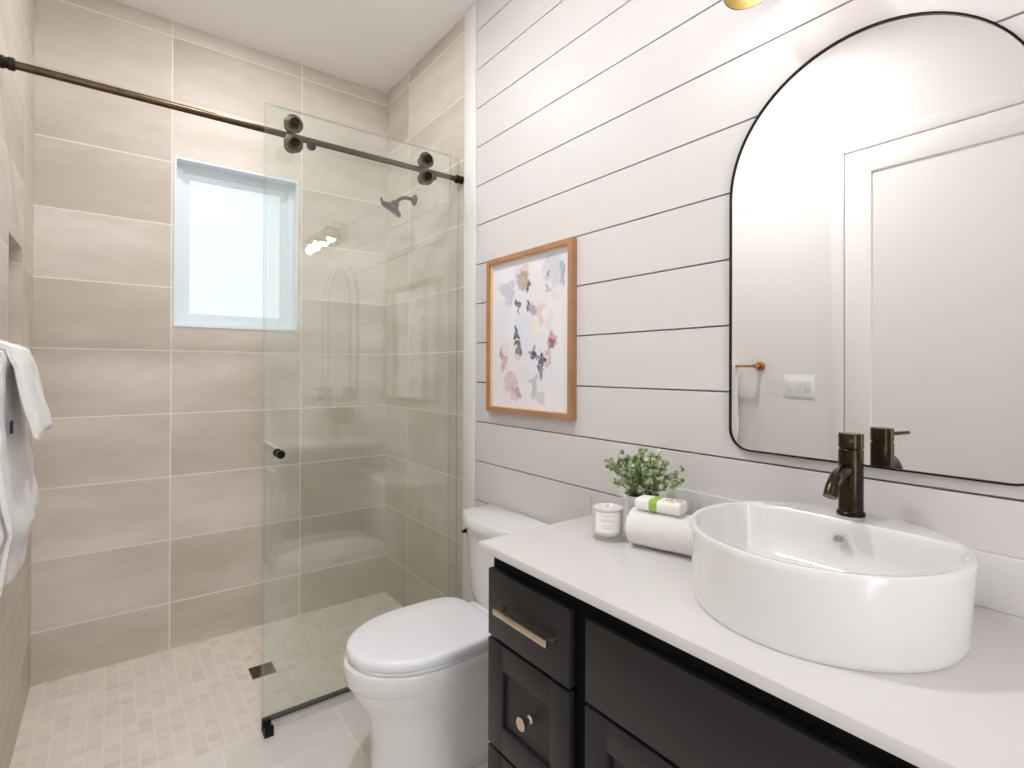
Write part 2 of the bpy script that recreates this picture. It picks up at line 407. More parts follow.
# ------------------------------------------------------------------ shower glass, rail, door
YFIX, YBAR, YDOOR = -0.845, -0.880, -0.918
ZBAR = 2.276
t = thing('fixed_glass_panel', 'fixed clear glass shower panel standing behind the sliding door, on a dark bottom channel', 'shower panel', (-0.44, YFIX, 0.0))
def glass_box(bm, x0, x1, y0, y1, z0, z1):
    a = bmesh.new(); bmesh.ops.create_cube(a, size=1)
    for v in a.verts: v.co = Vector(((x0+x1)/2+v.co.x*(x1-x0), (y0+y1)/2+v.co.y*(y1-y0), (z0+z1)/2+v.co.z*(z1-z0)))
    bmesh.ops.bevel(a, geom=a.edges[:], offset=0.001, segments=1, affect='EDGES')
    a.normal_update()
    for f in a.faces: f.material_index = 0 if abs(f.normal.y) > 0.9 else 1
    me = bpy.data.meshes.new('tmp'); a.to_mesh(me); a.free(); bm.from_mesh(me); bpy.data.meshes.remove(me)
bm = N(); glass_box(bm, -0.868, -0.004, YFIX-0.004, YFIX+0.004, 0.010, 2.392); obj('glass', bm, [M_GLASS, M_GLASSEDGE], t, smooth=0)
bm = N(); box(bm, -0.862, -0.002, YFIX-0.009, YFIX-0.0045, 0.0005, 0.014, bev=0.001); box(bm, -0.862, -0.002, YFIX+0.0045, YFIX+0.009, 0.0005, 0.014, bev=0.001)
box(bm, -0.862, -0.002, YFIX-0.009, YFIX+0.009, 0.0005, 0.009, bev=0.001)
obj('bottom_channel', bm, M_DARKM, t)

t = thing('shower_rail', 'dark bronze round rail crossing the shower from wall to wall', 'shower rail', (-0.8, YBAR, ZBAR))
bm = N(); cyl(bm, (XL+0.004, YBAR, ZBAR), (-0.004, YBAR, ZBAR), 0.0125, 24); obj('bar', bm, M_BRONZE, t)
for xa, s in ((XL, 1), (0.0, -1)):
    bm = N(); lathe(bm, [(0.019, 0.0005), (0.019, 0.012), (0.0165, 0.014), (0.0165, 0.020), (0.019, 0.022), (0.019, 0.035), (0.0165, 0.038), (0.013, 0.038)], (xa, YBAR, ZBAR), (s, 0, 0), 28)
    obj('end_bracket', bm, M_BRONZE2, t)
for xs in (-0.70, -0.145):
    bm = N(); cyl(bm, (xs, YFIX-0.0046, ZBAR-0.004), (xs, YBAR, ZBAR-0.004), 0.010, 20); cyl(bm, (xs, YFIX-0.016, ZBAR-0.008), (xs, YFIX-0.0045, ZBAR-0.008), 0.018, 28, bev=0.002)
    obj('standoff', bm, M_BRONZE2, t)

t = thing('sliding_glass_door', 'clear sliding glass shower door hanging on four rollers from the bronze rail, with a black knob', 'shower door', (-0.49, YDOOR, 0.03))
bm = N(); glass_box(bm, -0.890, -0.088, YDOOR-0.005, YDOOR+0.005, 0.034, 2.362); obj('glass', bm, [M_GLASS, M_GLASSEDGE], t, smooth=0)
for xr in (-0.783, -0.208):
    for dz in (0.0385, -0.0385):
        z = ZBAR+dz
        bm = N()
        lathe(bm, [(0.008, 0.012), (0.024, 0.012), (0.026, 0.016), (0.022, 0.026), (0.022, 0.034), (0.026, 0.046), (0.024, 0.050), (0.008, 0.050)], (xr, YDOOR, z), (0, 1, 0), 36)
        cyl(bm, (xr, YDOOR+0.0052, z), (xr, YDOOR+0.012, z), 0.036, 36, bev=0.0015)
        cyl(bm, (xr, YDOOR-0.0075, z), (xr, YDOOR-0.0052, z), 0.022, 36, bev=0.0005)
        w = obj('roller', bm, M_BRONZE, t)
        bm = N(); lathe(bm, [(0.017, 0.0), (0.017, 0.008), (0.0155, 0.0095), (0.011, 0.0095), (0.010, 0.006), (0.0, 0.006)], (xr, YDOOR-0.0076, z), (0, -1, 0), 28); obj('cap', bm, M_BRONZE2, w)
bm = N()
lathe(bm, [(0.008, 0.0), (0.008, 0.010), (0.016, 0.013), (0.016, 0.024), (0.013, 0.027), (0, 0.027)], (-0.832, YDOOR-0.0052, 1.043), (0, -1, 0), 28)
lathe(bm, [(0.008, 0.0), (0.008, 0.010), (0.016, 0.013), (0.016, 0.024), (0.013, 0.027), (0, 0.027)], (-0.832, YDOOR+0.0052, 1.043), (0, 1, 0), 28)
obj('knob', bm, M_DARKM, t)

bm = N()
box(bm, -0.884, -0.852, -0.948, -0.892, 0.0005, 0.012, bev=0.001); box(bm, -0.884, -0.852, -0.948, -0.928, 0.010, 0.036, bev=0.002)
box(bm, -0.884, -0.852, -0.908, -0.892, 0.010, 0.048, bev=0.002)
tag(obj('door_floor_guide', bm, M_DARKM, loc=(-0.868, -0.92, 0)), 'small black floor guide block under the corner of the sliding glass door', 'floor guide')

# shower head
t = thing('wall_shower', 'dark bronze shower head on a curved arm on the tiled shower wall', 'shower head', (0, -0.383, 2.308))
bm = N(); lathe(bm, [(0.030, 0.0005), (0.030, 0.006), (0.024, 0.012), (0.013, 0.016)], (0, -0.383, 2.308), (-1, 0, 0), 32); obj('flange', bm, M_BRONZE2, t)
bm = N(); tube(bm, [(-0.012, -0.383, 2.308), (-0.05, -0.383, 2.310), (-0.075, -0.383, 2.305), (-0.098, -0.383, 2.290), (-0.118, -0.383, 2.266)], 0.0105, 16); obj('shower_arm', bm, M_BRONZE2, t)
ax = Vector((-0.44, 0.38, -0.80)).normalized()
bm = N(); lathe(bm, [(0.012, -0.012), (0.020, -0.006), (0.023, 0.004), (0.020, 0.010), (0.030, 0.013), (0.036, 0.020), (0.050, 0.026), (0.060, 0.034), (0.064, 0.042), (0.062, 0.050), (0.056, 0.053), (0, 0.053)], (-0.116, -0.383, 2.268), ax, 40)
hd = obj('spray_head', bm, M_BRONZE2, t)
bm = N(); c0 = Vector((-0.116, -0.383, 2.268))+ax*0.036
sd = (Vector((-1, 0, 0))-ax*ax.dot(Vector((-1, 0, 0)))).normalized()
tube(bm, [c0+sd*0.055, c0+sd*0.074, c0+sd*0.078-ax*0.012], [0.006, 0.006, 0.008], 12); obj('spray_lever', bm, M_BRONZE2, hd)

# floor drain
bm = N()
M_dr = Matrix.Translation((-0.79, -0.465, 0)) @ Matrix.Rotation(0.0, 4, 'Z') @ Matrix.Translation((0.79, 0.465, 0))
strip_ring(bm, [(-0.84, -0.515), (-0.742, -0.515), (-0.742, -0.417), (-0.84, -0.417)], [(-0.832, -0.507), (-0.75, -0.507), (-0.75, -0.425), (-0.832, -0.425)], 0.0004, 0.004, axis='z')
for k in range(6):
    y0 = -0.504+k*0.0137; box(bm, -0.834, -0.748, y0, y0+0.008, 0.0006, 0.0036)
box(bm, -0.795, -0.787, -0.508, -0.424, 0.0006, 0.0036)
box(bm, -0.834, -0.748, -0.509, -0.423, 0.0002, 0.0010, mi=1)
tag(obj('shower_drain', bm, [mat('drain_bronze', srgb(112, 94, 66), 0.4, metal=0.7), M_DRAINHOLE], loc=(-0.79, -0.465, 0)), 'square dark bronze drain grate set in the shower mosaic floor', 'drain')

# ------------------------------------------------------------------ towel bar and towels on the left wall
BX, BZ = -1.547, 1.390
t = thing('towel_bar', 'rose copper towel bar on the left wall holding the white towels', 'towel bar', (XL, -1.22, BZ))
bm = N(); cyl(bm, (BX, -1.540, BZ), (BX, -0.985, BZ), 0.007, 20, bev=0.001); obj('bar', bm, M_COPPER, t)
for y in (-1.526, -1.0):
    bm = N(); lathe(bm, [(0.026, 0.0005), (0.026, 0.007), (0.022, 0.010), (0.011, 0.011), (0.011, 0.070), (0, 0.072)], (XL, y, BZ), (1, 0, 0), 28); obj('post', bm, M_COPPER, t)

def drape(name, y0, y1, front, back, thick, seed, flare=0.0, wav=0.006, fringe=0.0):
    """front/back: lists of (x,z) outward from the bar; the sheet runs back-bottom > over the bar > front-bottom"""
    def dens(pl, k=7):
        out = []
        for (a, b), (c, d) in zip(pl[:-1], pl[1:]):
            for i in range(k): f = i/k; out.append((a+(c-a)*f, b+(d-b)*f))
        out.append(pl[-1]); return out
    path = dens(list(reversed(back))) + dens(front)[1:]
    ny = 26; nb = len(path); bm = N()
    def pos(i, j, s):
        x, z = path[i]; f = j/ny; y = y0+(y1-y0)*f
        a = path[max(i-1, 0)]; b = path[min(i+1, nb-1)]
        tx, tz = b[0]-a[0], b[1]-a[1]; L = math.hypot(tx, tz) or 1
        nx, nz = -tz/L, tx/L
        down = max(0, (BZ-z)/0.3)
        w = wav*min(1.4, down)*(math.sin(f*9+seed+z*3)+0.6*math.sin(f*21+seed*2+z*7))
        w += 0.004*noise.noise(Vector((y*22+seed, z*22, s)))
        y += flare*(f-0.5)*down + 0.010*noise.noise(Vector((z*9, f*2, seed)))*min(1, down)
        e = min(f, 1-f)*ny                                          # rounded side hem
        th = thick*(0.55 if e < 0.5 else 1.0)
        k = s*th/2
        if i in (0, nb-1): k *= 0.5
        dz = fringe*noise.noise(Vector((f*40, seed, 3.3))) if i == nb-1 else 0
        return Vector((x+nx*k+(w if i > nb//3 else 0), y, z+nz*k+dz))
    G = {s: [[bm.verts.new(pos(i, j, s)) for j in range(ny+1)] for i in range(nb)] for s in (1, -1)}
    for s in (1, -1):
        for i in range(nb-1):
            for j in range(ny):
                q = (G[s][i][j], G[s][i][j+1], G[s][i+1][j+1], G[s][i+1][j]); bm.faces.new(q if s == 1 else q[::-1])
    for i in range(nb-1):
        for j in (0, ny): bm.faces.new((G[1][i][j], G[1][i+1][j], G[-1][i+1][j], G[-1][i][j]))
    for j in range(ny):
        for i in (0, nb-1): bm.faces.new((G[1][i][j], G[1][i][j+1], G[-1][i][j+1], G[-1][i][j]))
    bmesh.ops.recalc_face_normals(bm, faces=bm.faces)
    return bm
bt = thing('bath_towel', 'long white bath towel hanging over the copper bar, beneath the short hand towel', 'towel', (BX, -1.22, 0.86))
bm = drape('bath', -1.415, -1.05, [(BX, BZ+0.014), (BX+0.009, BZ+0.009), (BX+0.013, BZ-0.012), (BX+0.009, 1.345), (BX+0.011, 1.25), (BX+0.017, 1.18), (BX+0.027, 1.08), (BX+0.040, 0.985), (BX+0.026, 0.94), (BX+0.016, 0.86)],
           [(BX, BZ+0.014), (BX-0.009, BZ+0.009), (BX-0.013, BZ-0.012), (BX-0.008, 1.345), (BX-0.005, 1.25), (BX-0.002, 1.1), (BX+0.016, 0.99), (BX+0.004, 0.94), (BX+0.001, 0.88)], 0.014, 1.3, flare=0.02)
obj('towel_cloth', bm, M_TOWEL, bt, smooth=60)
bm = N(); box(bm, BX+0.026, BX+0.030, -1.405, -1.385, 1.215, 1.245, bev=0.001); obj('tag', bm, M_NAVY, bt)  # small flat navy patch on the towel front
bm = drape('hand', -1.405, -1.09, [(BX, BZ+0.030), (BX+0.022, BZ+0.021), (BX+0.036, BZ-0.020), (BX+0.045, 1.32), (BX+0.058, 1.26), (BX+0.071, 1.205)],
           [(BX, BZ+0.030), (BX-0.020, BZ+0.021), (BX-0.030, BZ-0.015), (BX-0.026, 1.30), (BX-0.022, 1.24)], 0.019, 4.1, flare=0.03, fringe=0.014)
tag(obj('hand_towel', bm, M_TOWEL, loc=(BX, -1.24, 1.21), smooth=60), 'short white hand towel with a ragged hem draped on top of the bath towel', 'towel')

# light switch on the left wall (seen in the mirror)
t = thing('light_switch', 'white rocker light switch plate on the left wall, seen in the mirror', 'light switch', (XL, -1.735, 1.282))
bm = N(); box(bm, XL+0.0003, XL+0.006, -1.815, -1.655, 1.224, 1.340, bev=0.002); obj('plate', bm, M_SWITCH, t)
for y in (-1.781, -1.735, -1.689):
    bm = N(); box(bm, XL+0.004, XL+0.010, y-0.017, y+0.017, 1.248, 1.316, bev=0.002, rot=Matrix.Translation((XL+0.007, y, 1.282)) @ Matrix.Rotation(0.11, 4, 'Y') @ Matrix.Translation((-XL-0.007, -y, -1.282)))
    obj('rocker', bm, M_SWITCH, t)

# ------------------------------------------------------------------ toilet
TY = -1.39
t = thing('toilet', 'white two-piece toilet with closed lid between shower glass and dark vanity', 'toilet', (-0.40, TY, 0))
def egg(xf, xb, hw, z, xc, n=64, pb=2.6, pf=2.05):
    out = []
    for i in range(n):
        a = 2*PI*i/n; c, s = math.cos(a), math.sin(a)
        if c >= 0: e = pf; L = xc-xf; sx = -1
        else: e = pb; L = xb-xc; sx = 1
        out.append(Vector((xc+sx*L*abs(c)**(2/e), TY+hw*(1 if s >= 0 else -1)*abs(s)**(2/e), z)))
    return out
bm = N()
secs = [(-0.655, -0.09, 0.138, 0.0005), (-0.657, -0.09, 0.139, 0.012), (-0.651, -0.09, 0.134, 0.05), (-0.648, -0.09, 0.131, 0.12), (-0.650, -0.09, 0.131, 0.18), (-0.655, -0.09, 0.134, 0.21), (-0.664, -0.09, 0.140, 0.235),
        (-0.680, -0.08, 0.151, 0.262), (-0.698, -0.07, 0.164, 0.290), (-0.713, -0.06, 0.176, 0.318), (-0.722, -0.06, 0.183, 0.340), (-0.725, -0.06, 0.185, 0.347), (-0.732, -0.06, 0.190, 0.349), (-0.737, -0.06, 0.193, 0.356), (-0.740, -0.06, 0.195, 0.38), (-0.741, -0.06, 0.196, 0.404), (-0.738, -0.06, 0.193, 0.413), (-0.728, -0.065, 0.185, 0.4165), (-0.68, -0.20, 0.13, 0.4165)]
rings = []
for xf, xb, hw, z in secs: rings.append(egg(xf, xb, hw, z, -0.46 if z > 0.3 else -0.40-0.2*z))
loft(bm, rings, cap0=True, cap1=True)
obj('bowl', bm, M_CERAMIC, t, smooth=45)
bm = N()
ol = lambda xf, xb, hw, z: egg(xf, xb, hw, z, -0.475, pb=4.4)
loft(bm, [ol(-0.716, -0.235, 0.186, 0.417), ol(-0.722, -0.232, 0.190, 0.419), ol(-0.722, -0.232, 0.190, 0.4255), ol(-0.716, -0.235, 0.187, 0.428)])
obj('seat', bm, M_SEAT, t, smooth=45)
bm = N()
loft(bm, [ol(-0.718, -0.234, 0.188, 0.4295), ol(-0.727, -0.230, 0.194, 0.433), ol(-0.730, -0.228, 0.196, 0.445), ol(-0.729, -0.228, 0.195, 0.455), ol(-0.723, -0.231, 0.190, 0.4615), ol(-0.710, -0.240, 0.179, 0.4645), ol(-0.64, -0.29, 0.12, 0.466)])
obj('seat_lid', bm, M_SEAT, t, smooth=50)
bm = N()
box(bm, -0.240, -0.185, TY-0.105, TY+0.105, 0.4165, 0.448, bev=0.008, seg=3); obj('seat_hinge', bm, M_SEAT, t)
def tank_ring(z, hw, xfc, xfe, xb=-0.022, n=24):
    pts = []
    for i in range(n+1):                                            # bowed front from +y to -y
        f = -1+2*i/n; x = xfe+(xfc-xfe)*(1-abs(f)**2.4)
        pts.append(Vector((x, TY-hw*f*(1 if abs(f) < 0.98 else 0.995), z)))
    for f in (-1, -0.97): pts.append(Vector((xb+(0.015 if False else 0)-(0.012 if f == -1 else 0), TY+hw*f, z)))
    for f in (0.97, 1): pts.append(Vector((xb-(0.012 if f == 1 else 0), TY+hw*f, z)))
    return pts
bm = N()
loft(bm, [tank_ring(0.4165, 0.165, -0.175, -0.135), tank_ring(0.43, 0.178, -0.186, -0.145), tank_ring(0.48, 0.190, -0.200, -0.152), tank_ring(0.60, 0.199, -0.212, -0.158), tank_ring(0.742, 0.206, -0.220, -0.162)])
obj('tank', bm, M_CERAMIC, t, smooth=40)
bm = N()
loft(bm, [tank_ring(0.7425, 0.216, -0.226, -0.168), tank_ring(0.747, 0.222, -0.233, -0.172), tank_ring(0.772, 0.223, -0.234, -0.172), tank_ring(0.781, 0.219, -0.229, -0.168), tank_ring(0.786, 0.205, -0.212, -0.155, xb=-0.03)])
obj('tank_lid', bm, M_CERAMIC, t, smooth=40)
bm = N(); cyl(bm, (-0.166, TY+0.195, 0.696), (-0.166, TY+0.2075, 0.696), 0.009, 20, bev=0.002); tube(bm, [(-0.160, TY+0.206, 0.696), (-0.172, TY+0.206, 0.695), (-0.180, TY+0.204, 0.694)], [0.005, 0.005, 0.006], 12)
lv = obj('flush_lever', bm, M_DARKM, t); lv['label'] = 'dark metal flush lever'

# ------------------------------------------------------------------ picture on the shiplap
PY0, PY1, PZ0, PZ1 = -1.676, -1.140, 1.185, 1.840
t = thing('framed_picture', 'abstract pastel print in an oak frame on the shiplap above the toilet', 'picture', (-0.006, (PY0+PY1)/2, PZ0))
bm = N()
R2 = lambda a: [(PY0+a, PZ0+a), (PY1-a, PZ0+a), (PY1-a, PZ1-a), (PY0+a, PZ1-a)]
strip_ring(bm, R2(0.0), R2(0.020), -0.0065, -0.034); obj('frame', bm, M_WOOD, t, smooth=0)
bm = N(); strip_ring(bm, R2(0.019), R2(0.024), -0.007, -0.026)
fl = obj('frame_lip', bm, mat('pale_oak', srgb(226, 196, 160), 0.5), t, smooth=0); fl['label'] = 'paler inner lip of the frame'

def art_mat(w, h):
    m = bpy.data.materials.new('abstract_print'); m.use_nodes = True
    b = NB(m); p = m.node_tree.nodes['Principled BSDF']; p.inputs['Roughness'].default_value = 0.25
    tc = b.n('ShaderNodeTexCoord'); sp = b.n('ShaderNodeSeparateXYZ'); b.link(tc.outputs['Object'], sp.inputs[0])
    u = b.math('MULTIPLY_ADD', sp.outputs[1], -1/w, 0.5); v = b.math('MULTIPLY_ADD', sp.outputs[2], -1/h, 0.5)
    nz = b.n('ShaderNodeTexNoise'); nz.inputs['Scale'].default_value = 22; nz.inputs['Detail'].default_value = 3; b.link(tc.outputs['Object'], nz.inputs['Vector'])
    cb = b.n('ShaderNodeCombineXYZ'); b.link(u, cb.inputs[0]); b.link(v, cb.inputs[1])
    cen = b.n('ShaderNodeVectorMath', operation='SUBTRACT'); b.link(nz.outputs['Color'], cen.inputs[0]); cen.inputs[1].default_value = (0.5, 0.5, 0.5)
    wp = b.n('ShaderNodeVectorMath', operation='MULTIPLY_ADD'); b.link(cen.outputs[0], wp.inputs[0]); wp.inputs[1].default_value = (0.20, 0.17, 0); b.link(cb.outputs[0], wp.inputs[2])
    n2 = b.n('ShaderNodeTexNoise'); n2.inputs['Scale'].default_value = 40; n2.inputs['Detail'].default_value = 5; b.link(tc.outputs['Object'], n2.inputs['Vector'])
    blobs = [(.40,.30,.30,.22,.2,(226,222,232),.7), (.55,.66,.30,.22,-.2,(228,224,234),.7), (.30,.45,.18,.16,.1,(232,228,238),.8), (.60,.22,.22,.12,.2,(230,224,226),.8),
        # u, v, ru, rv, angle, colour, opacity
        (.22,.20,.11,.09,.3,(190,184,208),.75),(.17,.36,.09,.13,0,(226,222,234),.8),(.45,.10,.07,.06,.5,(214,190,172),.85),(.43,.17,.08,.07,1.1,(190,158,136),.9),
        (.36,.10,.05,.08,.3,(214,206,214),.7),(.50,.19,.025,.055,.2,(86,84,100),.95),(.80,.12,.15,.11,.2,(206,204,216),.85),(.90,.15,.03,.09,.1,(170,168,184),.8),
        (.73,.13,.02,.035,.3,(96,98,118),.85),(.66,.29,.11,.09,0,(236,224,222),.9),(.82,.27,.07,.06,.7,(222,218,230),.8),(.74,.24,.04,.02,.8,(120,118,140),.6),
        (.36,.31,.035,.055,-.2,(72,74,90),.95),(.49,.335,.035,.03,.5,(84,92,100),.95),(.57,.38,.07,.045,.5,(176,150,160),.85),(.65,.385,.05,.07,0,(228,196,190),.8),
        (.42,.46,.13,.10,.2,(216,222,236),.9),(.58,.485,.055,.038,.2,(236,232,188),.95),(.50,.58,.13,.10,0,(220,224,238),.85),(.34,.505,.035,.035,.2,(84,88,70),.95),
        (.37,.595,.06,.06,.6,(122,100,74),.95),(.37,.66,.05,.03,.2,(206,180,160),.7),(.80,.56,.07,.055,.3,(216,152,162),.95),(.79,.575,.025,.03,.5,(150,92,112),.9),(.76,.44,.05,.09,.1,(232,214,206),.8),
        (.74,.67,.025,.10,.35,(216,172,170),.85),(.56,.65,.045,.055,.9,(66,72,100),.97),(.655,.675,.055,.055,.3,(62,64,92),.95),(.66,.74,.03,.06,0,(110,110,136),.8),
        (.18,.60,.08,.07,.6,(232,216,206),.85),(.17,.69,.05,.06,-.6,(206,158,166),.85),(.14,.62,.02,.06,.3,(170,120,132),.7),(.30,.72,.12,.08,0,(232,226,232),.85),
        (.28,.84,.12,.085,.5,(224,190,194),.95),(.34,.885,.07,.03,.3,(196,156,168),.8),(.58,.83,.05,.10,.1,(186,184,200),.85),(.62,.91,.09,.03,.2,(204,202,212),.8),
        (.76,.80,.09,.09,0,(228,226,232),.85),(.68,.83,.03,.05,0,(234,230,196),.8),(.45,.76,.08,.06,.3,(226,222,234),.8)]
    col = srgb(233, 230, 234)
    for (cu, cv, ru, rv, an, c, op) in blobs:
        mp = b.n('ShaderNodeMapping', vector_type='TEXTURE'); b.link(wp.outputs[0], mp.inputs['Vector'])
        mp.inputs['Location'].default_value = (cu, cv, 0); mp.inputs['Rotation'].default_value = (0, 0, an); mp.inputs['Scale'].default_value = (ru, rv, 1)
        ln = b.n('ShaderNodeVectorMath', operation='LENGTH'); b.link(mp.outputs[0], ln.inputs[0])
        mr = b.n('ShaderNodeMapRange'); mr.interpolation_type = 'SMOOTHSTEP'; b.link(ln.outputs['Value'], mr.inputs['Value'])
        mr.inputs['From Min'].default_value = 0.72; mr.inputs['From Max'].default_value = 1.02; mr.inputs['To Min'].default_value = op; mr.inputs['To Max'].default_value = 0
        f = b.math('MULTIPLY', mr.outputs['Result'], b.math('MULTIPLY_ADD', n2.outputs['Fac'], 1.0, 0.45)); 
        cl = b.n('ShaderNodeClamp'); b.link(f, cl.inputs[0])
        gm = sum(c)/3; col = b.mix(cl.outputs[0], col, srgb(*[gm+(q-gm)*0.78 for q in c]))
    b.link(col, p.inputs['Base Color'])
    return m
pw, ph = PY1-PY0-0.04, PZ1-PZ0-0.04
bm = N(); box(bm, -0.014, -0.008, PY0+0.021, PY1-0.021, PZ0+0.021, PZ1-0.021)
obj('print', bm, art_mat(pw, ph), t, loc=(-0.011, (PY0+PY1)/2, (PZ0+PZ1)/2), smooth=0)

# ------------------------------------------------------------------ mirror
MY, MR, MZ0, MZS = -2.576, 0.305, 1.155, 1.818
def arch(inset, rc=0.055, na=48):
    r = MR-inset; c = max(rc-inset, 0.004); pts = []
    for i in range(na+1): a = PI*i/na; pts.append((MY+r*math.cos(a), MZS+r*math.sin(a)))     # from +y over the top to -y
    for i in range(9): a = PI+PI/2*i/8; pts.append((MY-r+c+c*math.cos(a), MZ0+inset+c+c*math.sin(a)))
    for i in range(9): a = -PI/2+PI/2*i/8; pts.append((MY+r-c+c*math.cos(a), MZ0+inset+c+c*math.sin(a)))
    return pts
t = thing('arched_mirror', 'tall arched mirror with a thin dark bronze frame on the shiplap over the basin', 'mirror', (-0.006, MY, MZ0))
bm = N(); strip_ring(bm, arch(0.0), arch(0.004), -0.0065, -0.020); obj('frame', bm, M_BRONZE2, t, smooth=30)
bm = N(); prism(bm, arch(0.004), -0.0068, -0.016, axis='x'); obj('mirror_glass', bm, M_MIRROR, t, smooth=0)

# ------------------------------------------------------------------ vanity light above the mirror
VZ = 2.34
TILT = 0.35
t = thing('vanity_light', 'two-lamp antique brass wall light with domed shades above the arched mirror', 'wall light', (-0.006, -2.59, VZ))
bm = N(); box(bm, -0.026, -0.0065, -2.69, -2.49, VZ-0.055, VZ+0.055, bev=0.004); obj('backplate', bm, M_BRASS, t)
bm = N(); cyl(bm, (-0.075, -2.80, VZ+0.02), (-0.075, -2.38, VZ+0.02), 0.009, 18, bev=0.002); cyl(bm, (-0.02, -2.59, VZ+0.02), (-0.075, -2.59, VZ+0.02), 0.010, 18); obj('crossbar', bm, M_BRASS, t)
for y in (-2.762, -2.408):
    xs = -0.150
    bm = N(); tube(bm, [(-0.075, y, VZ+0.02), (-0.11, y, VZ+0.03), (-0.14, y+0.02*(1 if y > -2.59 else -1), VZ+0.028), (xs, y+0.034*(1 if y > -2.59 else -1), VZ+0.002)], 0.007, 14); obj('arm', bm, M_BRASS, t)
    zr = 2.272; bm = N()
    pr = [(k*a, k*b_) for k in (0.84,) for a, b_ in [(0.014, 0.088), (0.026, 0.086), (0.050, 0.074), (0.072, 0.050), (0.086, 0.018), (0.090, 0.0), (0.0875, 0.0), (0.0835, 0.018), (0.070, 0.047), (0.048, 0.071), (0.024, 0.083), (0.0, 0.084)]]
    sg = 1 if y > -2.59 else -1; pv = Vector((xs, y, zr+0.015)); ax_ = Vector((0, sg*math.sin(TILT), math.cos(TILT)))
    lathe(bm, pr, pv-ax_*0.015, ax_, n=44, cap1=False); sh = obj('shade', bm, M_BRASS, t, smooth=50)
    bm = N(); lathe(bm, [(0.013, 0.030), (0.014, 0.016), (0.024, 0.004), (0.030, -0.012), (0.030, -0.024), (0.023, -0.038), (0.011, -0.046), (0, -0.048)], pv-ax_*0.008, ax_, n=28); obj('bulb', bm, M_BULB, sh)

# ------------------------------------------------------------------ vanity
SK = 0.0
CTZ = 0.92
VR = thing('vanity_cabinet', 'dark espresso vanity cabinet with brass-toned pulls under the white countertop', 'vanity', (-0.558, -1.918, 0), rz=-SK)
# local frame: -y runs along the front from the shower end, +x into the cabinet
VL = 1.435
def L(name, bm, m, parent=VR): return obj(name, bm, m, parent, local=True)
bm = N()
box(bm, 0.022, 0.50, -VL, 0.0, 0.10, CTZ-0.0225, bev=0.001)
box(bm, 0.07, 0.50, -VL, 0.0, 0.0005, 0.102)
L('carcass', bm, [M_CABIN])
bm = N(); box(bm, 0.0215, 0.50, -0.0005, 0.0045, 0.0005, CTZ-0.023, bev=0.001); L('end_panel', bm, M_CAB)
def shaker(bm, y0, y1, z0, z1, fr=0.062, x0=0.0, x1=0.020):
    box(bm, x0, x1, y0, y0+fr, z0, z1, bev=0.0015); box(bm, x0, x1, y1-fr, y1, z0, z1, bev=0.0015)
    box(bm, x0+0.0002, x1, y0+fr-0.002, y1-fr+0.002, z1-fr, z1, bev=0.0015); box(bm, x0+0.0002, x1, y0+fr-0.002, y1-fr+0.002, z0, z0+fr, bev=0.0015)
    box(bm, x0+0.010, x1, y0+fr-0.004, y1-fr+0.004, z0+fr-0.004, z1-fr+0.004)
def slab(bm, y0, y1, z0, z1): box(bm, 0.0, 0.020, y0, y1, z0, z1, bev=0.002)
def pull(parent, yc, zc, half=0.099):
    bm = N()
    box(bm, -0.035, -0.021, yc-half, yc+half, zc-0.0075, zc+0.0075, bev=0.001)
    for s in (-1, 1): box(bm, -0.0225, 0.0005, yc+s*(half-0.006)-0.006, yc+s*(half-0.006)+0.006, zc-0.006, zc+0.006, bev=0.001)
    p = obj('pull', bm, M_NICKEL, parent, local=True); p['label'] = 'champagne metal bar pull'
def knob(parent, yc, zc):
    bm = N(); lathe(bm, [(0.010, 0.0), (0.0065, 0.004), (0.006, 0.014), (0.010, 0.018), (0.0155, 0.020), (0.0155, 0.027), (0.014, 0.0285), (0, 0.0285)], (0.0005, yc, zc), (-1, 0, 0), 28)
    p = obj('knob', bm, M_NICKEL, parent, local=True); p['label'] = 'round champagne metal knob'
D0, D1 = -0.305, -0.002
def column(y0, y1):
    bm = N(); slab(bm, y0, y1, 0.684, 0.853); d = L('drawer', bm, M_CAB); pull(d, (y0+y1)/2-0.016, 0.774)
    bm = N(); shaker(bm, y0, y1, 0.408, 0.675); d = L('drawer', bm, M_CAB); knob(d, (y0+y1)/2-0.018, 0.549)
    bm = N(); shaker(bm, y0, y1, 0.115, 0.399); d = L('drawer', bm, M_CAB); knob(d, (y0+y1)/2, 0.254)
column(D0, D1)
F0, F1 = -1.104, -0.352
bm = N(); slab(bm, F0, F1, 0.684, 0.853); L('false_front', bm, M_CAB)
mid = (F0+F1)/2
for y0, y1, ky in ((mid+0.002, F1, mid+0.034), (F0, mid-0.002, mid-0.034)):
    bm = N(); shaker(bm, y0, y1, 0.115, 0.675); d = L('door', bm, M_CAB); knob(d, ky, 0.60)
column(-1.433, -1.130)

# countertop
fx = lambda y: -0.577
bm = N(); prism(bm, [(fx(-1.903), -1.903), (-0.0065, -1.898), (-0.0065, -3.42), (fx(-3.42), -3.42)], CTZ-0.022, CTZ, bev=0.002)
tag(obj('countertop', bm, M_QUARTZ, loc=(-0.30, -2.65, CTZ-0.022)), 'white quartz countertop on the dark vanity', 'countertop')
bm = N(); box(bm, -0.026, -0.0066, -3.42, -1.900, CTZ+0.0003, CTZ+0.102, bev=0.0015)
tag(obj('backsplash', bm, M_QUARTZ, loc=(-0.016, -2.65, CTZ)), 'low white backsplash along the wall behind the countertop', 'backsplash')

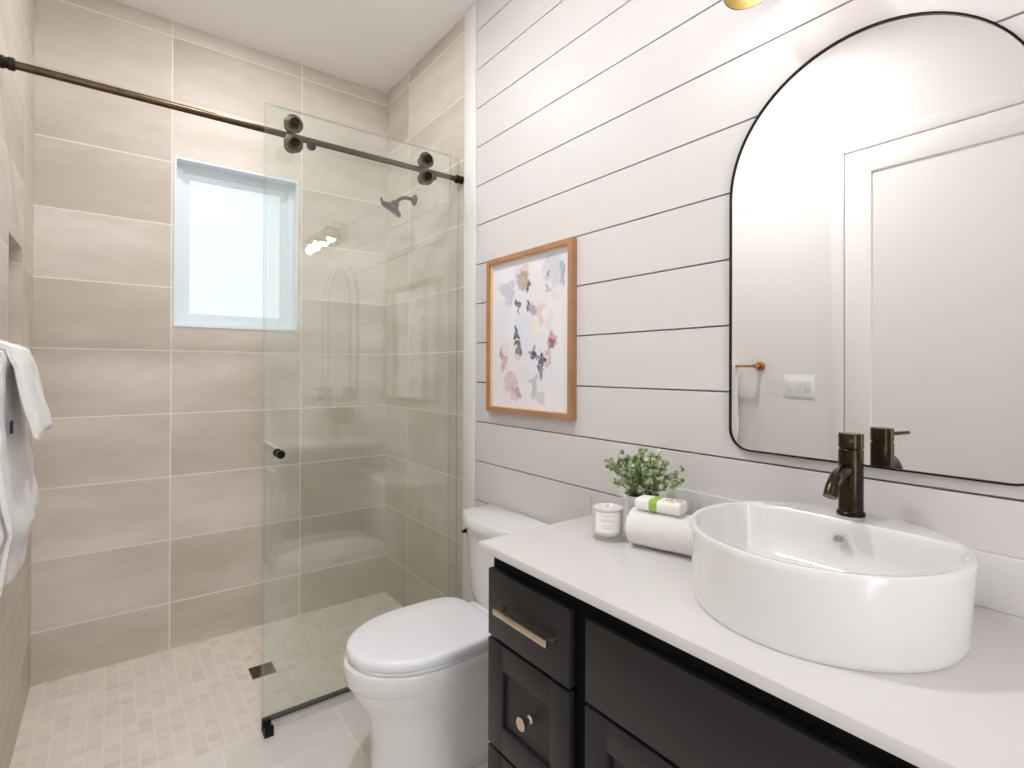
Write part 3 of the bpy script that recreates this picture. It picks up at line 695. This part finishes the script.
# ------------------------------------------------------------------ vessel basin
BXC, BYC, BR, BH = -0.279, -2.600, 0.2265, 0.1445
t = thing('vessel_basin', 'large round white vessel basin on the countertop under the mirror', 'basin', (BXC, BYC, CTZ))
n = 96
def bring(r, z, inner=False, d=0.122):
    out = []
    for i in range(n):
        a = 2*PI*i/n; c, s = math.cos(a), math.sin(a); q = r
        if inner and c > 0.02:                                       # flat tap deck at the wall side
            lim = (d-(BR-0.010-r)*0.9)/c
            q = 1/((1/r)**9+(1/max(lim, 0.01))**9)**(1/9)
        out.append(Vector((BXC+q*c, BYC+q*s, z)))
    return out
z0 = CTZ+0.0004; z1 = CTZ+BH
bm = N()
loft(bm, [bring(0.216, z0), bring(0.2185, z0+0.003), bring(0.2195, z0+0.012), bring(BR, z1-0.012), bring(BR, z1-0.003), bring(BR-0.002, z1-0.0005), bring(BR-0.0045, z1),
          bring(BR-0.010, z1, True), bring(BR-0.0125, z1-0.002, True), bring(BR-0.0145, z1-0.010, True), bring(BR-0.018, z1-0.05, True), bring(BR-0.028, z1-0.085, True), bring(BR-0.050, z1-0.108, True), bring(0.12, z1-0.119, True), bring(0.03, z1-0.122)])
obj('bowl', bm, M_CERAMIC, t, smooth=40)
bm = N(); oc = Vector((BXC+0.105, BYC, z1-0.036)); oa = Vector((-1, 0, 0.1))
lathe(bm, [(0.0085, -0.004), (0.0085, 0.001), (0.0125, 0.001), (0.0125, 0.003), (0.011, 0.004), (0.0075, 0.003), (0.0075, -0.003), (0, -0.003)], oc, oa, 28)
of = obj('overflow_ring', bm, M_CHROME, t); of['label'] = 'chrome overflow ring'
bm = N(); lathe(bm, [(0.031, 0), (0.031, 0.003), (0.026, 0.005), (0.022, 0.003), (0.02, 0.009), (0, 0.011)], (BXC, BYC, z1-0.1215), n=32)
obj('drain_cap', bm, M_BRONZE2, t)

# ------------------------------------------------------------------ faucet
FX, FY, FZ = -0.104, -2.594, z1+0.0004
t = thing('faucet', 'dark bronze single-lever faucet standing on the basin deck before the mirror', 'faucet', (FX, FY, FZ))
bm = N(); lathe(bm, [(0.0262, 0), (0.0262, 0.006), (0.0245, 0.008)], (FX, FY, FZ), n=36); obj('base_ring', bm, M_BRONZE2, t)
bm = N(); lathe(bm, [(0.0228, 0.008), (0.0228, 0.1355), (0.0215, 0.1365), (0.0205, 0.1385)], (FX, FY, FZ), n=40); obj('body', bm, M_FAUCET, t)
bm = N()
tube(bm, [(FX-0.010, FY, FZ+0.092), (FX-0.030, FY, FZ+0.095), (FX-0.052, FY, FZ+0.092), (FX-0.074, FY, FZ+0.083), (FX-0.091, FY, FZ+0.069), (FX-0.102, FY, FZ+0.051)], [0.0135, 0.0135, 0.0133, 0.013, 0.0128, 0.0128], 20)
obj('spout', bm, M_FAUCET, t)
bm = N(); lathe(bm, [(0.0205, 0.1382), (0.0228, 0.1405), (0.0228, 0.168), (0.0218, 0.170), (0, 0.170)], (FX, FY, FZ), n=40)
hb = obj('handle', bm, M_FAUCET, t)
dv = Vector((-0.93, -0.37, 0.02)).normalized(); hc = Vector((FX, FY, FZ+0.155))
bm = N(); cyl(bm, hc+dv*0.020, hc+dv*0.080, 0.0042, 16, bev=0.001); obj('lever_pin', bm, M_BRONZE2, hb)

# ------------------------------------------------------------------ candle
cx, cy, cz = -0.286, -2.082, CTZ+0.0004
t = thing('candle', 'white wax candle in a clear glass jar, leftmost on the countertop', 'candle', (cx, cy, cz))
bm = N(); R = 0.0445
lathe(bm, [(R-0.006, 0), (R-0.001, 0.002), (R, 0.008), (R, 0.101), (R-0.001, 0.103), (R-0.0025, 0.103), (R-0.0032, 0.101), (R-0.0032, 0.016), (R-0.006, 0.013), (0, 0.013)], (cx, cy, cz), n=44, cap1=False)
obj('jar', bm, M_JAR, t, smooth=40)
bm = N(); lathe(bm, [(R-0.0075, 0.0132), (R-0.0036, 0.017), (R-0.0036, 0.080), (R-0.006, 0.082), (0, 0.0805)], (cx, cy, cz), n=44); wx = obj('wax', bm, M_WAX, t)
bm = N(); cyl(bm, (cx, cy, cz+0.0805), (cx+0.002, cy, cz+0.086), 0.0009, 8); obj('wick', bm, M_SOIL, wx)
bm = N()
ac = math.atan2(-3.04-cy, -1.334-cx)
def patch(bm, a0, a1, z0, z1, r, m=14):
    for i in range(m):
        A, B = a0+(a1-a0)*i/m, a0+(a1-a0)*(i+1)/m
        v = [bm.verts.new((cx+r*math.cos(a), cy+r*math.sin(a), cz+z)) for a, z in ((A, z0), (B, z0), (B, z1), (A, z1))]
        bm.faces.new(v)
patch(bm, ac-0.75, ac+0.75, 0.024, 0.076, R+0.0004)
lb = obj('label', bm, M_LABEL, t)
bm = N()
for z, w_ in ((0.068, .46), (0.058, .34), (0.054, .40), (0.043, .30), (0.037, .36)): patch(bm, ac-w_, ac+w_, z-0.0009, z+0.0009, R+0.0008)
obj('label_print', bm, M_INK, lb)

# ------------------------------------------------------------------ potted plant
px, py, pz = -0.150, -2.085, CTZ+0.0004
t = thing('potted_plant', 'bushy grey-green leafy plant in a pale pot behind the candle', 'plant', (px, py, pz))
bm = N(); lathe(bm, [(0.036, 0), (0.040, 0.002), (0.047, 0.06), (0.050, 0.088), (0.050, 0.096), (0.047, 0.097), (0.045, 0.088), (0, 0.086)], (px, py, pz), n=40); obj('pot', bm, M_POT, t)
bm = N(); lathe(bm, [(0.044, 0.0862), (0.030, 0.091), (0, 0.092)], (px, py, pz), n=24, cap0=False); obj('soil', bm, M_SOIL, t)
rs = random.Random(11); stems = N(); leaves = N(); ids = []
def leaf(bm, p, d, size, idv):
    d = d.normalized(); s = d.cross(Vector((rs.uniform(-1, 1), rs.uniform(-1, 1), rs.uniform(-.4, 1)))).normalized(); nrm = s.cross(d).normalized()
    prof = [(0, 0.0), (0.2, 0.34), (0.5, 0.5), (0.8, 0.36), (1.0, 0.0)]; L_ = []; R_ = []; M_ = []
    for f, w in prof:
        c = p+d*size*f+nrm*size*0.18*math.sin(f*PI)*-0.5
        M_.append(bm.verts.new(c-nrm*size*0.05*(w > 0)))
        if w > 0: L_.append(bm.verts.new(c+s*size*w*0.85)); R_.append(bm.verts.new(c-s*size*w*0.85))
    fs = []
    for side in (L_, R_):
        fs.append((M_[0], M_[1], side[0])); fs.append((M_[1], M_[2], side[1], side[0])); fs.append((M_[2], M_[3], side[2], side[1])); fs.append((M_[3], M_[4], side[2]))
    for f in fs: bm.faces.new(f); ids.append(idv)
for k in range(96):
    az = rs.uniform(0, 2*PI); el = rs.uniform(0.18, 1.5); ln = rs.uniform(0.085, 0.140)*(0.85+0.15*math.cos(el))
    d = Vector((math.cos(az)*math.cos(el)*0.85, math.sin(az)*math.cos(el)*1.0, math.sin(el)*0.88))
    base = Vector((px+rs.uniform(-.022, .022), py+rs.uniform(-.022, .022), pz+0.088))
    if d.x > 0.0: d.x *= 0.9
    tip = base+d*ln+Vector((0, 0, 0.022)); midp = base.lerp(tip, .5)+Vector((0, 0, 0.018))
    pts = [base*(1-f)**2+midp*2*f*(1-f)+tip*f*f for f in [i/6 for i in range(7)]]
    tube(stems, pts, [0.0014]*4+[0.001]*3, 5)
    for i in range(1, 7):
        for q in range(4):
            dd = (pts[i]-pts[i-1]).normalized()+Vector((rs.uniform(-1, 1), rs.uniform(-1, 1), rs.uniform(-.6, .9)))*1.3
            if i >= 2 or rs.random() < .4: leaf(leaves, pts[i], dd, rs.uniform(.010, .017), rs.random()**1.1)
obj('stems', stems, M_STEM, t)
fo = obj('foliage', leaves, M_LEAF, t, smooth=0)
at = fo.data.attributes.new('leafid', 'FLOAT', 'FACE')
for i, vv in enumerate(ids): at.data[i].value = vv

# ------------------------------------------------------------------ rolled towel and soap
r0 = 0.056
ra = Vector((-0.262, -2.150, CTZ+r0+0.0006)); rb = Vector((-0.208, -2.352, CTZ+r0+0.0006))
axd = (rb-ra).normalized(); sx = axd.cross(Vector((0, 0, 1))).normalized(); up = Vector((0, 0, 1))
bm = N(); turns, m_ = 3.2, 150; th = 0.0062
def spiral(f):
    a = f*turns*2*PI; r = 0.006+(r0-0.004-0.006)*f; return a, r
rings = []
LN = (rb-ra).length
def sp_ring(tpos, shrink):
    out, inn = [], []
    for i in range(m_+1):
        f = i/m_; a, r = spiral(f); a0 = a+2.2
        e = shrink if f > .75 else shrink*0.6
        p_ = ra+axd*tpos
        rr = r+0.0042-e; ri = max(r-0.0042+e*0.4, 0.001)
        sq = 0.93 if math.sin(a0) > 0 else 1.0
        out.append(p_+sx*rr*math.cos(a0)*1.06+up*rr*math.sin(a0)*sq); inn.append(p_+sx*ri*math.cos(a0)*1.06+up*ri*math.sin(a0)*sq)
    return out+inn[::-1]
rings = [sp_ring(tp, s) for tp, s in ((0, 0.0028), (0.004, 0.0008), (0.012, 0), (LN*.33, 0.0), (LN*.66, 0.0), (LN-0.012, 0), (LN-0.004, 0.0008), (LN, 0.0028))]
loft(bm, rings)
zmin = min(v.co.z for v in bm.verts); bmesh.ops.translate(bm, verts=bm.verts, vec=(0, 0, CTZ+0.0005-zmin))
zmax = max(v.co.z for v in bm.verts)
tag(obj('rolled_towel', bm, M_TOWEL, loc=(-0.235, -2.25, CTZ), smooth=40), 'rolled white hand towel lying on the countertop between candle and basin', 'towel')
sc = (ra+rb)/2+axd*-0.032; zs = zmax+0.0006
ang = math.atan2(axd.y, axd.x)
t = thing('soap_bar', 'white wrapped soap bar with a green paper band on top of the rolled towel', 'soap', (sc.x, sc.y, zs), rz=ang)
bm = N(); box(bm, -0.060, 0.060, -0.028, 0.028, 0.0, 0.029, bev=0.009, seg=4); obj('wrapper', bm, M_SOAPW, t, local=True)
bm = N(); box(bm, -0.026, 0.006, -0.0287, 0.0287, 0.0, 0.0297, bev=0.0092, seg=4); obj('paper_band', bm, M_GREEN, t, local=True)
bm = N(); box(bm, 0.012, 0.054, -0.020, 0.020, 0.0285, 0.0296, bev=0.0004, seg=1); obj('gold_print', bm, M_GOLD, t, local=True)
